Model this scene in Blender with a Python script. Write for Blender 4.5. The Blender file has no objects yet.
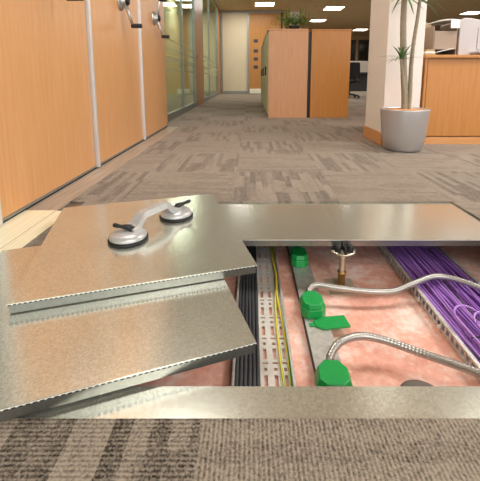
import bpy, math, random
from mathutils import Vector, Matrix
random.seed(7)
sc = bpy.context.scene
COL = sc.collection
R = math.radians

# ---------------------------------------------------------------- colour / material helpers
def lin(c):
    c = c / 255.0
    return c / 12.92 if c <= 0.04045 else ((c + 0.055) / 1.055) ** 2.4
def rgb(r, g, b): return (lin(r), lin(g), lin(b), 1.0)

class NT:
    def __init__(s, name):
        s.m = bpy.data.materials.new(name); s.m.use_nodes = True
        s.t = s.m.node_tree; s.n = s.t.nodes; s.l = s.t.links
        s.b = s.n['Principled BSDF']; s.out = s.n['Material Output']
    def new(s, typ, **kw):
        n = s.n.new(typ)
        for k, v in kw.items(): setattr(n, k, v)
        return n
    def inp(s, sock, v):
        if hasattr(v, 'links'): s.l.new(v, sock)
        else: sock.default_value = v
    def math(s, op, a, b=0.0, c=0.0):
        n = s.new('ShaderNodeMath', operation=op)
        s.inp(n.inputs[0], a); s.inp(n.inputs[1], b); s.inp(n.inputs[2], c)
        return n.outputs[0]
    def mix(s, f, a, b):
        n = s.new('ShaderNodeMix', data_type='RGBA')
        s.inp(n.inputs[0], f); s.inp(n.inputs[6], a); s.inp(n.inputs[7], b)
        return n.outputs[2]
    def mixf(s, f, a, b):
        n = s.new('ShaderNodeMix', data_type='FLOAT')
        s.inp(n.inputs[0], f); s.inp(n.inputs[2], a); s.inp(n.inputs[3], b)
        return n.outputs[0]
    def comb(s, x, y, z):
        n = s.new('ShaderNodeCombineXYZ')
        s.inp(n.inputs[0], x); s.inp(n.inputs[1], y); s.inp(n.inputs[2], z)
        return n.outputs[0]
    def coord(s, scale=(1, 1, 1)):
        tc = s.new('ShaderNodeTexCoord'); mp = s.new('ShaderNodeMapping')
        mp.inputs['Scale'].default_value = scale
        s.l.new(tc.outputs['Object'], mp.inputs['Vector'])
        return mp.outputs['Vector']
    def noise(s, vec, scale, detail=2.0, rough=0.5):
        n = s.new('ShaderNodeTexNoise')
        s.l.new(vec, n.inputs['Vector']); n.inputs['Scale'].default_value = scale
        n.inputs['Detail'].default_value = detail; n.inputs['Roughness'].default_value = rough
        return n.outputs['Fac']
    def white(s, vec):
        n = s.new('ShaderNodeTexWhiteNoise', noise_dimensions='3D')
        s.l.new(vec, n.inputs['Vector']); return n.outputs['Value']
    def ramp(s, f, stops):
        n = s.new('ShaderNodeValToRGB'); s.l.new(f, n.inputs[0])
        e = n.color_ramp.elements
        e[0].position, e[0].color = stops[0]; e[1].position, e[1].color = stops[-1]
        for p, c in stops[1:-1]:
            q = e.new(p); q.color = c
        return n.outputs[0]
    def set(s, **kw):
        for k, v in kw.items(): s.inp(s.b.inputs[k.replace('_', ' ')], v)
        return s
    def bump(s, h, strength=0.3, dist=0.002):
        n = s.new('ShaderNodeBump'); n.inputs['Strength'].default_value = strength
        n.inputs['Distance'].default_value = dist
        s.l.new(h, n.inputs['Height']); s.l.new(n.outputs[0], s.b.inputs['Normal'])

def plain(name, col, rough=0.5, metal=0.0, var=0.06, scale=30.0, spec=0.5):
    t = NT(name)
    f = t.noise(t.coord(), scale, 3)
    d = tuple(c * (1 - var) for c in col[:3]) + (1,)
    u = tuple(min(1, c * (1 + var)) for c in col[:3]) + (1,)
    t.set(Base_Color=t.mix(f, d, u), Roughness=rough, Metallic=metal)
    t.b.inputs['Specular IOR Level'].default_value = spec
    return t.m

def wood(name, a, b, rough=0.38, axis='z'):
    t = NT(name)
    sx = {'z': (26, 26, 1.3), 'x': (1.3, 26, 26)}[axis]
    v = t.coord(sx)
    f = t.noise(v, 2.2, 5, 0.62)
    f2 = t.noise(t.coord(tuple(k * 5 for k in sx)), 2.5, 2, 0.6)
    f = t.math('ADD', t.math('MULTIPLY', f, 0.65), t.math('MULTIPLY', f2, 0.35))
    t.set(Base_Color=t.ramp(f, [(0.3, a), (0.7, b)]), Roughness=rough)
    t.bump(f2, 0.08, 0.001)
    return t.m

def galv(name, base, rough=0.27, spangle=60.0, amp=0.1, metal=0.8):
    t = NT(name)
    v = t.coord()
    vo = t.new('ShaderNodeTexVoronoi'); t.l.new(v, vo.inputs['Vector']); vo.inputs['Scale'].default_value = spangle
    sv = t.new('ShaderNodeSeparateXYZ'); t.l.new(vo.outputs['Color'], sv.inputs[0])
    n1 = t.noise(v, 5, 3, 0.6)
    k = t.math('ADD', t.math('MULTIPLY', sv.outputs[0], 0.6), t.math('MULTIPLY', n1, 0.4))
    lo = tuple(c * (1 - amp) for c in base[:3]) + (1,); hi = tuple(min(1, c * (1 + amp)) for c in base[:3]) + (1,)
    t.set(Base_Color=t.mix(k, lo, hi), Metallic=metal, Roughness=rough)
    return t.m

def emis(name, col, strength):
    t = NT(name)
    t.set(Base_Color=(0.8, 0.8, 0.8, 1), Emission_Color=col, Emission_Strength=strength)
    return t.m

# ---- carpet: quarter-turned tiles with broken dashes and fine loop ribs
def carpet(name, dark, light):
    t = NT(name)
    tc = t.new('ShaderNodeTexCoord'); sp = t.new('ShaderNodeSeparateXYZ')
    t.l.new(tc.outputs['Object'], sp.inputs[0])
    x, y = sp.outputs[0], sp.outputs[1]
    u = t.math('DIVIDE', t.math('ADD', x, 0.082), 0.51)
    v = t.math('DIVIDE', t.math('ADD', y, -1.58), 0.53)
    fu, fv = t.math('FLOOR', u), t.math('FLOOR', v)
    cell = t.math('ADD', fu, fv)
    par = t.math('FLOORED_MODULO', cell, 2.0)            # 0: dashes along Y, 1: dashes along X
    tco = t.new('ShaderNodeTexCoord').outputs['Object']
    wob = t.math('MULTIPLY', t.math('SUBTRACT', t.noise(tco, 180, 2, 0.6), 0.5), 0.006)
    a0 = t.mixf(par, y, x); b0 = t.mixf(par, x, y)
    a = t.math('ADD', a0, wob); b = t.math('ADD', b0, wob)
    seed = t.math('ADD', t.math('MULTIPLY', fu, 3.7), t.math('MULTIPLY', fv, 11.3))
    def dashes(pw, pl, k):
        bi = t.math('FLOOR', t.math('DIVIDE', b, pw))
        off = t.white(t.comb(bi, seed, k))
        ai = t.math('FLOOR', t.math('ADD', t.math('DIVIDE', a, pl), t.math('MULTIPLY', off, 5.0)))
        return t.white(t.comb(t.math('ADD', bi, 0.5), t.math('ADD', ai, 0.5), t.math('ADD', seed, k)))
    d1 = dashes(0.032, 0.21, 1.0); d2 = dashes(0.016, 0.34, 5.0)
    dd = t.ramp(d1, [(0.50, (0, 0, 0, 1)), (0.56, (1, 1, 1, 1))])
    soft = t.math('ADD', 0.35, t.math('MULTIPLY', t.noise(tco, 55, 3, 0.6), 1.25))
    d = t.math('ADD', t.math('MULTIPLY', t.math('MULTIPLY', dd, soft), 0.40), t.math('MULTIPLY', d2, 0.26))
    d = t.math('MULTIPLY', d, t.mixf(par, 1.05, 0.46))
    # ribs across the dashes
    rib = t.math('ADD', t.math('MULTIPLY', t.math('SINE', t.math('MULTIPLY', t.math('ADD', a0, t.math('MULTIPLY', wob, 0.12)), 2 * math.pi / 0.0072)), 0.5), 0.5)
    tuft = t.noise(t.new('ShaderNodeTexCoord').outputs['Object'], 260, 3, 0.65)
    blot = t.noise(t.new('ShaderNodeTexCoord').outputs['Object'], 22, 2, 0.5)
    k = t.math('SUBTRACT', 1.0, d)
    k = t.math('ADD', t.math('MULTIPLY', k, 0.62), t.math('MULTIPLY', rib, 0.30))
    k = t.math('ADD', k, t.math('MULTIPLY', t.math('SUBTRACT', tuft, 0.5), 2.0))
    k = t.math('ADD', k, t.math('MULTIPLY', t.math('SUBTRACT', blot, 0.5), 0.25))
    t.set(Base_Color=t.ramp(k, [(0.10, dark), (0.95, light)]), Roughness=0.95)
    t.b.inputs['Specular IOR Level'].default_value = 0.1
    t.b.inputs['Sheen Weight'].default_value = 0.55; t.b.inputs['Sheen Roughness'].default_value = 0.3
    t.b.inputs['Sheen Tint'].default_value = rgb(238, 216, 202)
    h = t.math('ADD', t.math('MULTIPLY', rib, 0.6), tuft)
    t.bump(h, 0.55, 0.003)
    return t.m

M = {}
M['carpet'] = carpet('carpet_tile_loop_pile', rgb(46, 41, 36), rgb(160, 148, 133))
M['steel'] = galv('galvanised_steel_sheet', rgb(226, 228, 216), 0.20, 330, 0.24, 0.80)
M['steel_pan'] = galv('galvanised_steel_pan', rgb(142, 143, 138), 0.28, 150, 0.1, 0.85)
M['steel_dull'] = galv('dull_zinc', rgb(206, 204, 198), 0.45, 90, 0.2, 0.5)
M['tray'] = galv('cable_tray_zinc', rgb(232, 228, 218), 0.42, 110, 0.08, 0.3)
M['conduit'] = plain('flexible_conduit_steel', rgb(184, 181, 176), 0.36, 0.8, 0.05)
M['plate'] = plain('dusty_zinc_plate', rgb(196, 180, 160), 0.6, 0.15, 0.12)
M['cap'] = plain('dark_grey_cap', rgb(104, 98, 92), 0.5)
M['trim_white'] = plain('pale_edge_trim', rgb(232, 230, 222), 0.5)
M['trim_dark'] = plain('dark_edge_gasket', rgb(52, 52, 50), 0.6)
M['rack_wood'] = wood('beech_laminate', rgb(214, 154, 100), rgb(232, 178, 124))
M['cab_wood'] = wood('beech_veneer_cabinet', rgb(180, 116, 52), rgb(200, 138, 70))
M['cab_pink'] = wood('pinkish_beech_veneer', rgb(200, 144, 100), rgb(220, 166, 122))
M['door_wood'] = wood('oak_door_veneer', rgb(172, 116, 56), rgb(196, 140, 76))
M['alu'] = plain('brushed_aluminium', rgb(205, 205, 205), 0.32, 0.85, 0.04)
M['alu_white'] = plain('satin_aluminium_edge', rgb(222, 224, 226), 0.35, 0.35, 0.03)
M['alu_grey'] = plain('grey_window_frame', rgb(150, 152, 148), 0.4, 0.5)
M['black'] = plain('black_plastic', rgb(34, 33, 34), 0.45)
M['black_rubber'] = plain('black_rubber', rgb(24, 24, 25), 0.55)
M['black_cable'] = plain('black_cable_sheath', rgb(66, 66, 70), 0.42, 0, 0.25, 60)
M['dark_plinth'] = plain('dark_plinth', rgb(48, 46, 44), 0.6)
M['green'] = plain('green_plastic', rgb(26, 158, 76), 0.36, 0, 0.08)
M['green_wire'] = plain('green_insulation', rgb(86, 160, 60), 0.4)
M['yellow_wire'] = plain('yellow_insulation', rgb(236, 214, 70), 0.4)
M['purple'] = plain('purple_cable_sheath', rgb(182, 132, 216), 0.38, 0, 0.12)
M['purple_dark'] = plain('deep_purple_cable_sheath', rgb(146, 96, 188), 0.38, 0, 0.12)
M['brass'] = plain('yellow_zinc_plated_rod', rgb(196, 160, 104), 0.35, 0.85, 0.15)
M['zinc'] = plain('zinc_plated_tube', rgb(206, 198, 178), 0.3, 0.85, 0.12)
M['cast'] = plain('cast_aluminium', rgb(194, 194, 194), 0.3, 0.4, 0.03)
M['plaster'] = plain('white_plaster', rgb(236, 226, 218), 0.85, 0, 0.03, 6)
M['cream'] = plain('cream_wall_paint', rgb(216, 204, 176), 0.8, 0, 0.03, 3)
M['tan'] = plain('tan_wall_paint', rgb(168, 138, 96), 0.85, 0, 0.05, 3)
M['olive'] = plain('olive_wall_paint', rgb(192, 184, 150), 0.85, 0, 0.05, 3)
M['skirt'] = wood('beech_skirting', rgb(196, 132, 78), rgb(222, 164, 106), 0.4, 'x')
M['pot'] = plain('silver_planter', rgb(188, 184, 184), 0.34, 0.5, 0.03)
M['soil'] = plain('bark_chips', rgb(196, 140, 92), 0.9, 0, 0.4, 120)
M['trunk'] = plain('grey_brown_bark', rgb(150, 138, 118), 0.8, 0, 0.3, 60)
M['leaf'] = plain('dark_green_leaf', rgb(88, 122, 66), 0.45, 0, 0.3, 14)
M['leaf_fern'] = plain('mid_green_leaf', rgb(104, 138, 56), 0.55, 0, 0.4, 18)
M['dark_win'] = plain('dark_window_glass', rgb(22, 19, 16), 0.12)
M['screen'] = plain('pale_screen_fabric', rgb(206, 194, 178), 0.9)
M['desk'] = plain('dark_desk_laminate', rgb(40, 35, 32), 0.5)
M['chair'] = plain('black_chair_fabric', rgb(34, 31, 32), 0.85)
M['printer'] = plain('light_grey_plastic', rgb(190, 182, 182), 0.5, 0, 0.02)
M['printer_dark'] = plain('mid_grey_plastic', rgb(140, 130, 128), 0.5)
M['paper'] = plain('white_paper', rgb(240, 236, 230), 0.8, 0, 0.02)
M['card'] = plain('beige_card', rgb(186, 162, 124), 0.85)
M['tray_plastic'] = plain('smoky_plastic', rgb(158, 136, 116), 0.4)
M['sign'] = plain('dark_sign_plate', rgb(70, 60, 70), 0.4)
M['vent'] = plain('white_grille', rgb(244, 240, 226), 0.5)
M['cream_glare'] = None

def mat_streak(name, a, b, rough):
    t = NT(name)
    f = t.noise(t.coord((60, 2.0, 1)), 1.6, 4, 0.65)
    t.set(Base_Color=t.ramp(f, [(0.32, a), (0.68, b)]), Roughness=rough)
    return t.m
M['cream_glare'] = mat_streak('cream_painted_glare', rgb(232, 220, 184), rgb(248, 240, 212), 0.35)  # floor glare put into a cream colour
M['ramp'] = mat_streak('streaked_ramp_strip', rgb(146, 130, 114), rgb(190, 172, 154), 0.4)
def mat_slab():
    t = NT('salmon_painted_screed')
    v = t.coord()
    n1 = t.noise(v, 7, 5, 0.65); n2 = t.noise(v, 38, 4, 0.7); n3 = t.noise(v, 3.1, 3, 0.6)
    k = t.math('ADD', t.math('MULTIPLY', n1, 0.6), t.math('MULTIPLY', n2, 0.4))
    c = t.ramp(k, [(0.30, rgb(212, 138, 116)), (0.48, rgb(238, 178, 158)), (0.62, rgb(250, 224, 212))])
    patch = t.ramp(t.math('ADD', t.math('MULTIPLY', n3, 0.7), t.math('MULTIPLY', n2, 0.3)), [(0.62, (0, 0, 0, 1)), (0.68, (1, 1, 1, 1))])
    t.set(Base_Color=t.mix(t.math('MULTIPLY', patch, 0.8), c, rgb(232, 220, 204)), Roughness=0.6)
    t.bump(n2, 0.25, 0.003)
    return t.m
M['slab'] = mat_slab()

def mat_ceiling():
    t = NT('ceiling_tiles')
    tc = t.new('ShaderNodeTexCoord'); br = t.new('ShaderNodeTexBrick')
    t.l.new(tc.outputs['Object'], br.inputs['Vector'])
    br.offset = 0.0; br.inputs['Scale'].default_value = 1.0
    br.inputs['Brick Width'].default_value = 0.6; br.inputs['Row Height'].default_value = 0.6
    br.inputs['Mortar Size'].default_value = 0.012
    br.inputs['Color1'].default_value = rgb(198, 176, 138); br.inputs['Color2'].default_value = rgb(194, 172, 134)  # dim warm light put into the tan of the white tiles
    br.inputs['Mortar'].default_value = rgb(180, 158, 122)
    t.set(Base_Color=br.outputs['Color'], Roughness=0.9)
    return t.m
M['ceiling'] = mat_ceiling()

def mat_glass():
    t = NT('clear_partition_glass')
    fr = t.new('ShaderNodeFresnel'); fr.inputs['IOR'].default_value = 1.5
    tr = t.new('ShaderNodeBsdfTransparent'); tr.inputs['Color'].default_value = (0.86, 0.92, 0.84, 1)
    gl = t.new('ShaderNodeBsdfGlossy'); gl.inputs['Roughness'].default_value = 0.02
    nz = t.noise(t.coord(), 2.0, 1)
    gl.inputs['Color'].default_value = (0.9, 0.95, 0.9, 1)
    mx = t.new('ShaderNodeMixShader')
    t.l.new(t.math('MULTIPLY', fr.outputs[0], t.math('ADD', 0.50, t.math('MULTIPLY', nz, 0.1))), mx.inputs[0])
    t.l.new(tr.outputs[0], mx.inputs[1]); t.l.new(gl.outputs[0], mx.inputs[2])
    t.l.new(mx.outputs[0], t.out.inputs['Surface'])
    return t.m
M['glass'] = mat_glass()
def mat_frost():
    t = NT('frosted_film')
    tr = t.new('ShaderNodeBsdfTransparent'); df = t.new('ShaderNodeBsdfDiffuse')
    df.inputs['Color'].default_value = rgb(214, 206, 176)
    mx = t.new('ShaderNodeMixShader')
    t.l.new(t.math('ADD', 0.22, t.math('MULTIPLY', t.noise(t.coord(), 40, 2), 0.1)), mx.inputs[0])
    t.l.new(tr.outputs[0], mx.inputs[1]); t.l.new(df.outputs[0], mx.inputs[2])
    t.l.new(mx.outputs[0], t.out.inputs['Surface'])
    return t.m
M['frost'] = mat_frost()

# ---------------------------------------------------------------- mesh helpers
class MB:
    def __init__(s): s.v = []; s.f = []; s.m = []; s.sm = []
    def add(s, vs, fs, mi=0, smooth=False, mx=None):
        o = len(s.v)
        for p in vs:
            p = Vector(p)
            s.v.append(tuple(mx @ p) if mx is not None else tuple(p))
        for k, f in enumerate(fs):
            s.f.append(tuple(i + o for i in f)); s.m.append(mi[k] if isinstance(mi, list) else mi); s.sm.append(smooth)
        return s
    def box(s, x0, x1, y0, y1, z0, z1, mi=0, mx=None):
        vs = [(x, y, z) for z in (z0, z1) for y in (y0, y1) for x in (x0, x1)]
        fs = [(0, 2, 3, 1), (4, 5, 7, 6), (0, 1, 5, 4), (2, 6, 7, 3), (0, 4, 6, 2), (1, 3, 7, 5)]
        return s.add(vs, fs, mi, False, mx)
    def prism(s, poly, z0, z1, mi=0, mx=None, top=1.0):
        n = len(poly); cx = sum(p[0] for p in poly) / n; cy = sum(p[1] for p in poly) / n
        vs = [(p[0], p[1], z0) for p in poly] + [(cx + (p[0] - cx) * top, cy + (p[1] - cy) * top, z1) for p in poly]
        fs = [tuple(range(n - 1, -1, -1)), tuple(range(n, 2 * n))] + [(i, (i + 1) % n, n + (i + 1) % n, n + i) for i in range(n)]
        return s.add(vs, fs, mi, False, mx)
    def lathe(s, prof, n=32, mi=0, mx=None, smooth=True):
        vs = []; fs = []
        for r, z in prof:
            for k in range(n):
                a = 2 * math.pi * k / n; vs.append((r * math.cos(a), r * math.sin(a), z))
        for j in range(len(prof) - 1):
            for k in range(n):
                fs.append((j * n + k, j * n + (k + 1) % n, (j + 1) * n + (k + 1) % n, (j + 1) * n + k))
        fs.append(tuple(range(n - 1, -1, -1))); L = (len(prof) - 1) * n
        fs.append(tuple(range(L, L + n)))
        return s.add(vs, fs, mi, smooth, mx)
    def cyl(s, p, q, r, r2=None, n=16, mi=0):
        p = Vector(p); q = Vector(q); d = q - p
        mx = Matrix.Translation(p) @ d.to_track_quat('Z', 'Y').to_matrix().to_4x4()
        return s.lathe([(r, 0), (r if r2 is None else r2, d.length)], n, mi, mx)
    def tube(s, pts, rad, n=8, mi=0, twist=0.0):
        """rad: float or list; mi: int or f(ring_side)->int"""
        P = [Vector(p) for p in pts]; N = len(P)
        T = [(P[min(i + 1, N - 1)] - P[max(i - 1, 0)]).normalized() for i in range(N)]
        up = Vector((0, 0, 1)) if abs(T[0].z) < 0.9 else Vector((0, 1, 0))
        nrm = (up - T[0] * up.dot(T[0])).normalized()
        vs = []
        for i in range(N):
            nrm = (nrm - T[i] * nrm.dot(T[i])).normalized(); bn = T[i].cross(nrm)
            r = rad[i] if isinstance(rad, (list, tuple)) else rad
            for k in range(n):
                a = 2 * math.pi * k / n + twist * i
                vs.append(P[i] + (nrm * math.cos(a) + bn * math.sin(a)) * r)
        fs = []; ms = []
        for i in range(N - 1):
            for k in range(n):
                fs.append((i * n + k, i * n + (k + 1) % n, (i + 1) * n + (k + 1) % n, (i + 1) * n + k))
                ms.append(mi(k) if callable(mi) else mi)
        fs.append(tuple(range(n - 1, -1, -1))); fs.append(tuple(range((N - 1) * n, N * n)))
        ms += [0, 0]
        return s.add(vs, fs, ms, True)
    def mesh(s, name, mats):
        me = bpy.data.meshes.new(name); me.from_pydata(s.v, [], s.f); me.update()
        for m in (mats if isinstance(mats, (list, tuple)) else [mats]): me.materials.append(m)
        me.polygons.foreach_set('material_index', s.m); me.polygons.foreach_set('use_smooth', s.sm)
        me.update(); return me

def obj(name, mb, mats, parent=None, bevel=0.0, seg=2, label=None, loc=None):
    o = bpy.data.objects.new(name, mb.mesh(name, mats)); COL.objects.link(o)
    if parent is not None: o.parent = parent
    if loc: o.location = loc
    if bevel:
        b = o.modifiers.new('bevel', 'BEVEL'); b.width = bevel; b.segments = seg; b.limit_method = 'ANGLE'; b.angle_limit = R(40)
        o.modifiers.new('wn', 'WEIGHTED_NORMAL')
    if label: o['label'] = label
    return o
def tag(o, label, cat, group=None):
    o['label'] = label; o['category'] = cat
    if group: o['group'] = group
    return o
def thing(name, label, cat, loc=(0, 0, 0), rz=0.0, group=None):
    o = bpy.data.objects.new(name, None); COL.objects.link(o)
    o.location = loc; o.rotation_euler = (0, 0, rz); o.empty_display_size = 0.1
    return tag(o, label, cat, group)
def struct(name, mb, mats, parent=None, bevel=0.0):
    o = obj(name, mb, mats, parent, bevel)
    if parent is None: o['kind'] = 'structure'
    return o
def dup(root, label, loc, rz=None):
    r = root.copy(); COL.objects.link(r); r.location = loc
    if rz is not None: r.rotation_euler = (0, 0, rz)
    r['label'] = label
    for ch in list(root.children):
        c = ch.copy(); COL.objects.link(c); c.parent = r
        for g in list(ch.children):
            d = g.copy(); COL.objects.link(d); d.parent = c
    return r
def spline(P, k=8):
    P = [Vector(p) for p in P]; out = []
    Q = [P[0] * 2 - P[1]] + P + [P[-1] * 2 - P[-2]]
    for i in range(1, len(Q) - 2):
        a, b, c, d = Q[i - 1:i + 3]
        for j in range(k):
            t = j / k
            out.append(0.5 * ((2 * b) + (c - a) * t + (2 * a - 5 * b + 4 * c - d) * t * t + (3 * b - a - 3 * c + d) * t ** 3))
    out.append(P[-1]); return out

# ---------------------------------------------------------------- layout constants (metres)
SLAB = -0.18
CEIL = 2.87
X0, X1, Y0, Y1 = -2.2, 11.0, -3.5, 20.0
HX0, HX1, HY0, HY1 = -0.27, 0.93, 0.588, 1.20        # open hole in the raised floor

# ---------------------------------------------------------------- setting
f = MB()
def deck(x0, x1, y0, y1):
    f.box(x0, x1, y0, y1, -0.030, -0.0002, 1); f.box(x0, x1, y0, y1, 0.0, 0.006, 0)
deck(X0, X1, Y0, -0.013)                                # behind the near panels
deck(X0, -0.871, -0.013, 1.801); deck(1.531, X1, -0.013, 1.801)
f.box(-0.871, 1.531, -0.013, 0.5185, 0.0, 0.006, 0)      # carpet over the near row of panels
f.box(0.931, 1.531, 0.5185, 1.58, 0.0, 0.006, 0)
f.box(0.9315, 1.531, 0.0, 1.801, -0.030, -0.0002, 1)
f.box(-0.871, -0.2715, 0.589, 1.801, -0.030, -0.0002, 1)
f.box(-0.871, -0.2715, 0.589, 1.2, 0.0, 0.006, 0)
f.box(-0.76, -0.2715, 1.2, 1.58, 0.0, 0.006, 0)
f.box(-0.871, 1.531, 1.58, 1.801, 0.0, 0.006, 0)
deck(X0, X1, 1.801, Y1)
struct('floor', f, [M['carpet'], M['steel_pan']])
s = MB(); s.box(X0, X1, Y0, Y1, SLAB - 0.1, SLAB)
struct('floor_slab', s, M['slab'])
s = MB(); s.box(X0, X1, Y0, Y1, CEIL, CEIL + 0.1)
struct('ceiling', s, M['ceiling'])
s = MB(); s.box(X0 - 0.1, X0, Y0, Y1, SLAB, CEIL)
struct('wall_left', s, M['olive'])
s = MB(); s.box(X1, X1 + 0.1, Y0, Y1, SLAB, CEIL)
struct('wall_right', s, M['tan'])
s = MB(); s.box(X0, X1, Y1, Y1 + 0.1, SLAB, CEIL)
struct('wall_back', s, M['tan'])
s = MB(); s.box(X0, -0.06, 12.9, 13.0, 0.006, CEIL)
struct('wall_corridor_end', s, M['cream'])
s = MB(); s.box(1.13, 1.22, 12.8, 19.99, 0.006, CEIL)
struct('wall_corridor_side', s, M['tan'])
s = MB(); s.box(1.40, 1.72, 13.0, 13.3, 0.006, CEIL)
struct('column', s, M['plaster'])
# ramp strip along the shelving; cream patch paints glare at its near end
s = MB(); s.box(-0.962, -0.83, 0.70, 4.13, 0.0002, 0.0095)
struct('trim_1', s, M['ramp'], bevel=0.001)
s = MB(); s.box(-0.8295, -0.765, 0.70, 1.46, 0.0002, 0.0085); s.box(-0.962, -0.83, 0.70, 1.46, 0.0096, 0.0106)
struct('glare_patch', s, M['cream_glare'], bevel=0.0005)
# header and frame lines of the corridor end
s = MB(); s.box(-1.1, 1.15, 12.84, 12.9, 2.80, 2.868)
struct('trim_3', s, M['alu_grey'])
s = MB(); s.box(-1.02, -0.96, 12.85, 12.9, 0.006, 2.80); s.box(-0.09, -0.04, 12.85, 12.9, 0.006, 2.80)
struct('trim_4', s, M['alu_grey'])
s = MB(); s.box(-0.96, -0.09, 12.87, 12.9, 0.006, 0.11)
struct('baseboard_back', s, M['alu_grey'])
# end door with four small plates and a white grille
d = struct('door_1', MB().box(-0.038, 1.08, 12.86, 12.9, 0.01, 2.795), M['door_wood'], bevel=0.003)
for i, z in enumerate((1.856, 1.512, 1.235, 0.956)):
    obj('door_plate', MB().box(0.13, 0.28, 12.850, 12.86, z - 0.055, z + 0.055), M['sign'], d, 0.002)
g = MB(); g.box(-0.01, 0.42, 12.835, 12.86, 0.02, 0.19)
for k in range(7): g.box(0.01, 0.40, 12.828, 12.836, 0.034 + k * 0.021, 0.044 + k * 0.021)
obj('vent_grille', g, M['vent'], d)
obj('door_post', MB().box(1.08, 1.13, 12.84, 12.9, 0.01, 2.795), M['dark_plinth'], d)

# glass partition down the left of the corridor
GX = -1.09
def glazing(name, y0, y1, mids):
    w = MB()
    w.box(GX - 0.03, GX + 0.03, y0, y0 + 0.05, 0.006, CEIL); w.box(GX - 0.03, GX + 0.03, y1 - 0.05, y1, 0.006, CEIL)
    w.box(GX - 0.025, GX + 0.025, y0 + .05, y1 - .05, 0.006, 0.10); w.box(GX - 0.025, GX + 0.025, y0 + .05, y1 - .05, CEIL - 0.06, CEIL - 0.002)
    for m in mids: w.box(GX - 0.02, GX + 0.02, m - 0.02, m + 0.02, 0.1, CEIL - 0.06)
    o = struct(name, w, M['alu_grey'])
    edges = [y0 + 0.05] + [e for m in mids for e in (m - 0.02, m + 0.02)] + [y1 - 0.05]
    for a, b in zip(edges[::2], edges[1::2]):
        p = obj('pane', MB().box(GX - 0.005, GX + 0.005, a, b, 0.1, CEIL - 0.06), M['glass'], o)
        fb = MB()
        for z0, z1 in ((0.66, 0.70), (0.78, 0.86), (0.94, 0.97), (1.06, 1.09)): fb.box(GX + 0.0055, GX + 0.0065, a, b, z0, z1)
        obj('frosted_band', fb, M['frost'], p)
    return o
glazing('window_1', 4.16, 7.12, [5.86])
d2 = struct('door_2', MB().box(GX - 0.02, GX + 0.03, 7.13, 8.24, 0.01, CEIL - 0.02), M['door_wood'], bevel=0.003)
hb = MB(); hb.cyl((GX + 0.03, 7.25, 1.0), (GX + 0.09, 7.25, 1.0), 0.012); hb.cyl((GX + 0.085, 7.25, 1.0), (GX + 0.085, 7.40, 1.0), 0.011)
obj('door_handle', hb, M['alu'], d2)
glazing('window_2', 8.26, 12.1, [9.7])
s = MB(); s.box(GX - 0.04, GX + 0.04, 12.1, 12.84, 0.006, CEIL)
struct('wall_corridor_left', s, M['door_wood'])
# dark windows of the open office
for k, (a, b) in enumerate(((5.10, 5.72), (5.96, 7.3), (7.6, 9.0))):
    w = MB(); w.box(a - .05, b + .05, 19.94, 19.99, 1.02, 1.10); w.box(a - .05, b + .05, 19.94, 19.99, 2.56, 2.62)
    w.box(a - .05, a, 19.94, 19.99, 1.1, 2.56); w.box(b, b + .05, 19.94, 19.99, 1.1, 2.56)
    o = struct('window_%d' % (k + 3), w, M['dark_plinth'])
    obj('pane', MB().box(a, b, 19.96, 19.985, 1.1, 2.56), M['dark_win'], o)

# square pillar with wooden skirting
PX0, PX1, PY0, PY1 = 1.123, 1.428, 3.0, 3.46
struct('pillar', MB().box(PX0, PX1, PY0, PY1, 0.006, CEIL), M['plaster'], bevel=0.006)
s = MB()
s.box(PX0 - 0.012, PX1 + 0.012, PY0 - 0.012, PY0, 0.006, 0.11); s.box(PX0 - 0.012, PX0, PY0, PY1, 0.006, 0.11); s.box(PX1, PX1 + 0.012, PY0, PY1, 0.006, 0.11)
struct('baseboard_pillar', s, M['skirt'])

# ---------------------------------------------------------------- ceiling lights
def ceiling_light(x, y, label, w=0.58):
    t = thing('ceiling_light', label, 'light', (x, y, CEIL), 0, 'recessed ceiling lights')
    fr = MB(); h = w / 2
    fr.box(-h - .02, h + .02, -h - .02, -h, -0.02, -0.001); fr.box(-h - .02, h + .02, h, h + .02, -0.02, -0.001)
    fr.box(-h - .02, -h, -h, h, -0.02, -0.001); fr.box(h, h + .02, -h, h, -0.02, -0.001)
    obj('frame', fr, M['trim_white'], t)
    obj('diffuser', MB().box(-h, h, -h, h, -0.012, -0.002), M['lamp'], t)
    return t
M['lamp'] = emis('lamp_diffuser', (1.0, 0.90, 0.74, 1), 9.0)
l0 = ceiling_light(0.46, 11.7, 'square ceiling light above the end of the corridor, in front of the wooden door')
dup(l0, 'ceiling light above the second cabinet, nearest of the row over the open office', (2.78, 12.35, CEIL))
dup(l0, 'ceiling light in the middle of the row over the open office, above the cabinet gap', (2.72, 14.9, CEIL))
dup(l0, 'ceiling light low over the gap between second cabinet and pillar, far end of office', (5.30, 17.7, CEIL))
dup(l0, 'small ceiling light just above the black gap between the two cabinets', (2.10, 17.6, CEIL))
dup(l0, 'ceiling light at the right edge above the grey printer', (7.9, 13.2, CEIL))

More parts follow.
